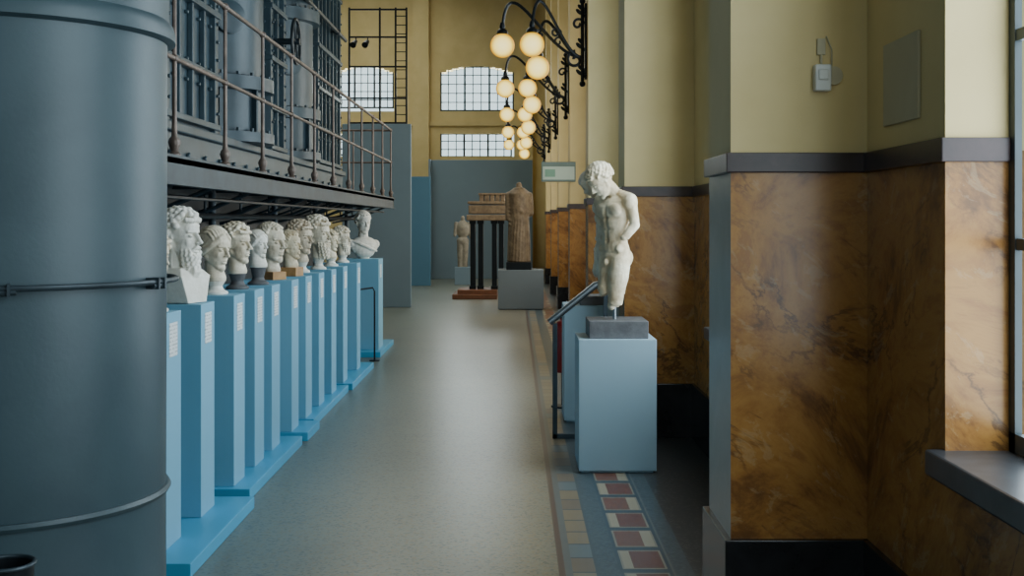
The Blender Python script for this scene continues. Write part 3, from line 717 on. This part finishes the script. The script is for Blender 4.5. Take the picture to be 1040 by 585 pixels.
# ------------------------------------------------------------------ wall lamps
lg='wrought iron wall lamps with three glowing globes'
def lamp(k):
    y=P0+STEP*k+PT/2; 
    t=thing('wall_lamp','black wrought iron bracket lamp with three glowing opal globes','lamp',(PX,y,3.5),lg)
    m=MB(); m.box(PX-.025,PX,y-.04,y+.04,3.2,4.05).box(PX-.035,PX,y-.055,y+.055,3.93,4.0).box(PX-.035,PX,y-.055,y+.055,3.25,3.32)
    def scroll(cx,cz,rr,a0,turns,rad,flip=1):
        pts=[]
        for i in range(34):
            u=i/33; a=a0+flip*turns*2*math.pi*u; q=rr*(1-.8*u); pts.append((cx+q*math.cos(a),y,cz+q*math.sin(a)))
        m.tube(pts,rad,8)
    scroll(PX-.13,3.42,.10,math.pi*.5,1.2,.018); scroll(PX-.10,3.82,.07,0,1.1,.015)
    for zz in (3.3,3.6,3.98):
        for dx,dz in ((-.07,.03),(-.09,-.02),(-.05,-.05)): m.ell((PX+dx,y,zz+dz),(.045,.02,.022),(0,.8,0),8,6)
    m.ell((PX-.05,y,3.15),.035); m.ell((PX-.05,y,4.08),.035); m.tube([(PX-.05,y,3.15),(PX-.05,y,4.08)],.02,10)
    m.obj('wall_bracket',IRON,t,smooth=True)
    for (gx,gy,gz) in ((-.13,0,3.58),(.20,-.22,3.56),(.27,.22,3.36)):
        gy+=y; pts=[]; x1=PX-.06
        for i in range(25):
            u=i/24
            p0=Vector((x1,y,3.45)); p1=Vector((x1-(x1-gx)*.45,y+(gy-y)*.4,3.45)); p2=Vector((gx+.06,gy,gz+1.0)); p3=Vector((gx,gy,gz+.19))
            pts.append((1-u)**3*p0+3*(1-u)**2*u*p1+3*(1-u)*u*u*p2+u**3*p3)
        a=MB().tube(pts,.018,8)
        mid=pts[9]; cur=[]
        for i in range(24):
            an=i/23*2.2*math.pi; q=.06*(1-i/30); cur.append((mid.x-.02+q*math.cos(an),mid.y,mid.z-.055+q*math.sin(an)))
        a.tube(cur,.012,6)
        a.lathe([(.02,.26),(.032,.22),(.03,.19),(.06,.165),(.066,.135),(.05,.115)],(gx,gy,gz),16)
        a.obj('arm',IRON,t,smooth=True)
        MB().ell((gx,gy,gz),.138,u=28,w=18).obj('globe',GLOBE,t,smooth=True)
    return t
l3=lamp(3)
for k in (4,5,6,7): dup(l3,(PX,P0+STEP*k+PT/2,3.5))
# ------------------------------------------------------------------ wall fittings
t=thing('exit_sign_box','pale green-white sign box projecting from a pilaster','sign',(.82,17.3,2.3))
sy=17.25
MB().box(.40,.90,sy-.05,sy+.03,2.18,2.47).obj('sign_housing',SIGNB,t,bevel=.006)
MB().box(.42,.88,sy-.056,sy-.05,2.21,2.40).obj('sign_face',SIGN,t)
MB().box(.45,.60,sy-.06,sy-.056,2.25,2.36).obj('sign_symbol',SIGNG,t)
t=thing('wall_sensor','small white sensor box with conduit on yellow plaster','sensor',(1.16,4.47,2.14))
YF=P0+STEP
m=MB().box(1.13,1.19,YF-.045,YF,2.09,2.19).box(1.14,1.18,YF-.055,YF-.045,2.13,2.17); m.obj('sensor_box',WHITE,t,bevel=.006)
m=MB().lathe([(.0,0),(.035,0),(.035,.02),(.0,.02)],(0,0,0),20,False)
for i,v in enumerate(m.v): m.v[i]=Vector((1.205+v.x,YF-v.z,2.15+v.y))
m.obj('sensor_disc',PANEL,t,smooth=True)
m=MB().box(1.145,1.175,YF-.015,YF,2.23,2.29).tube([(1.16,YF-.01,2.18),(1.16,YF-.01,2.24)],.005,8).tube([(1.16,YF-.008,2.27),(1.18,YF-.008,2.30),(1.20,YF-.008,2.25),(1.20,YF-.008,2.18)],.003,6); m.obj('cable_clip',PANEL,t,bevel=.003)
m=MB().box(WX-.012,WX,3.88,4.24,1.94,2.23); p=m.obj('access_panel',PANEL,loc=(WX,4.06,2.08),bevel=.003); tag(p,'plain beige metal access panel on yellow plaster','panel')
# ------------------------------------------------------------------ world + camera
wd=bpy.data.worlds.new('sky'); SC.world=wd; wd.use_nodes=True
wd.node_tree.nodes['Background'].inputs[0].default_value=(.74,.95,1,1); wd.node_tree.nodes['Background'].inputs[1].default_value=1.6
cam=bpy.data.cameras.new('camera'); co=bpy.data.objects.new('camera',cam); COL.objects.link(co)
co.location=(0,0,1.6); co.rotation_euler=(math.radians(90),0,0)
cam.lens=1200/1040*36; cam.sensor_width=36; cam.shift_x=-2/1040; cam.shift_y=-67.5/1040; cam.clip_end=200
SC.camera=co
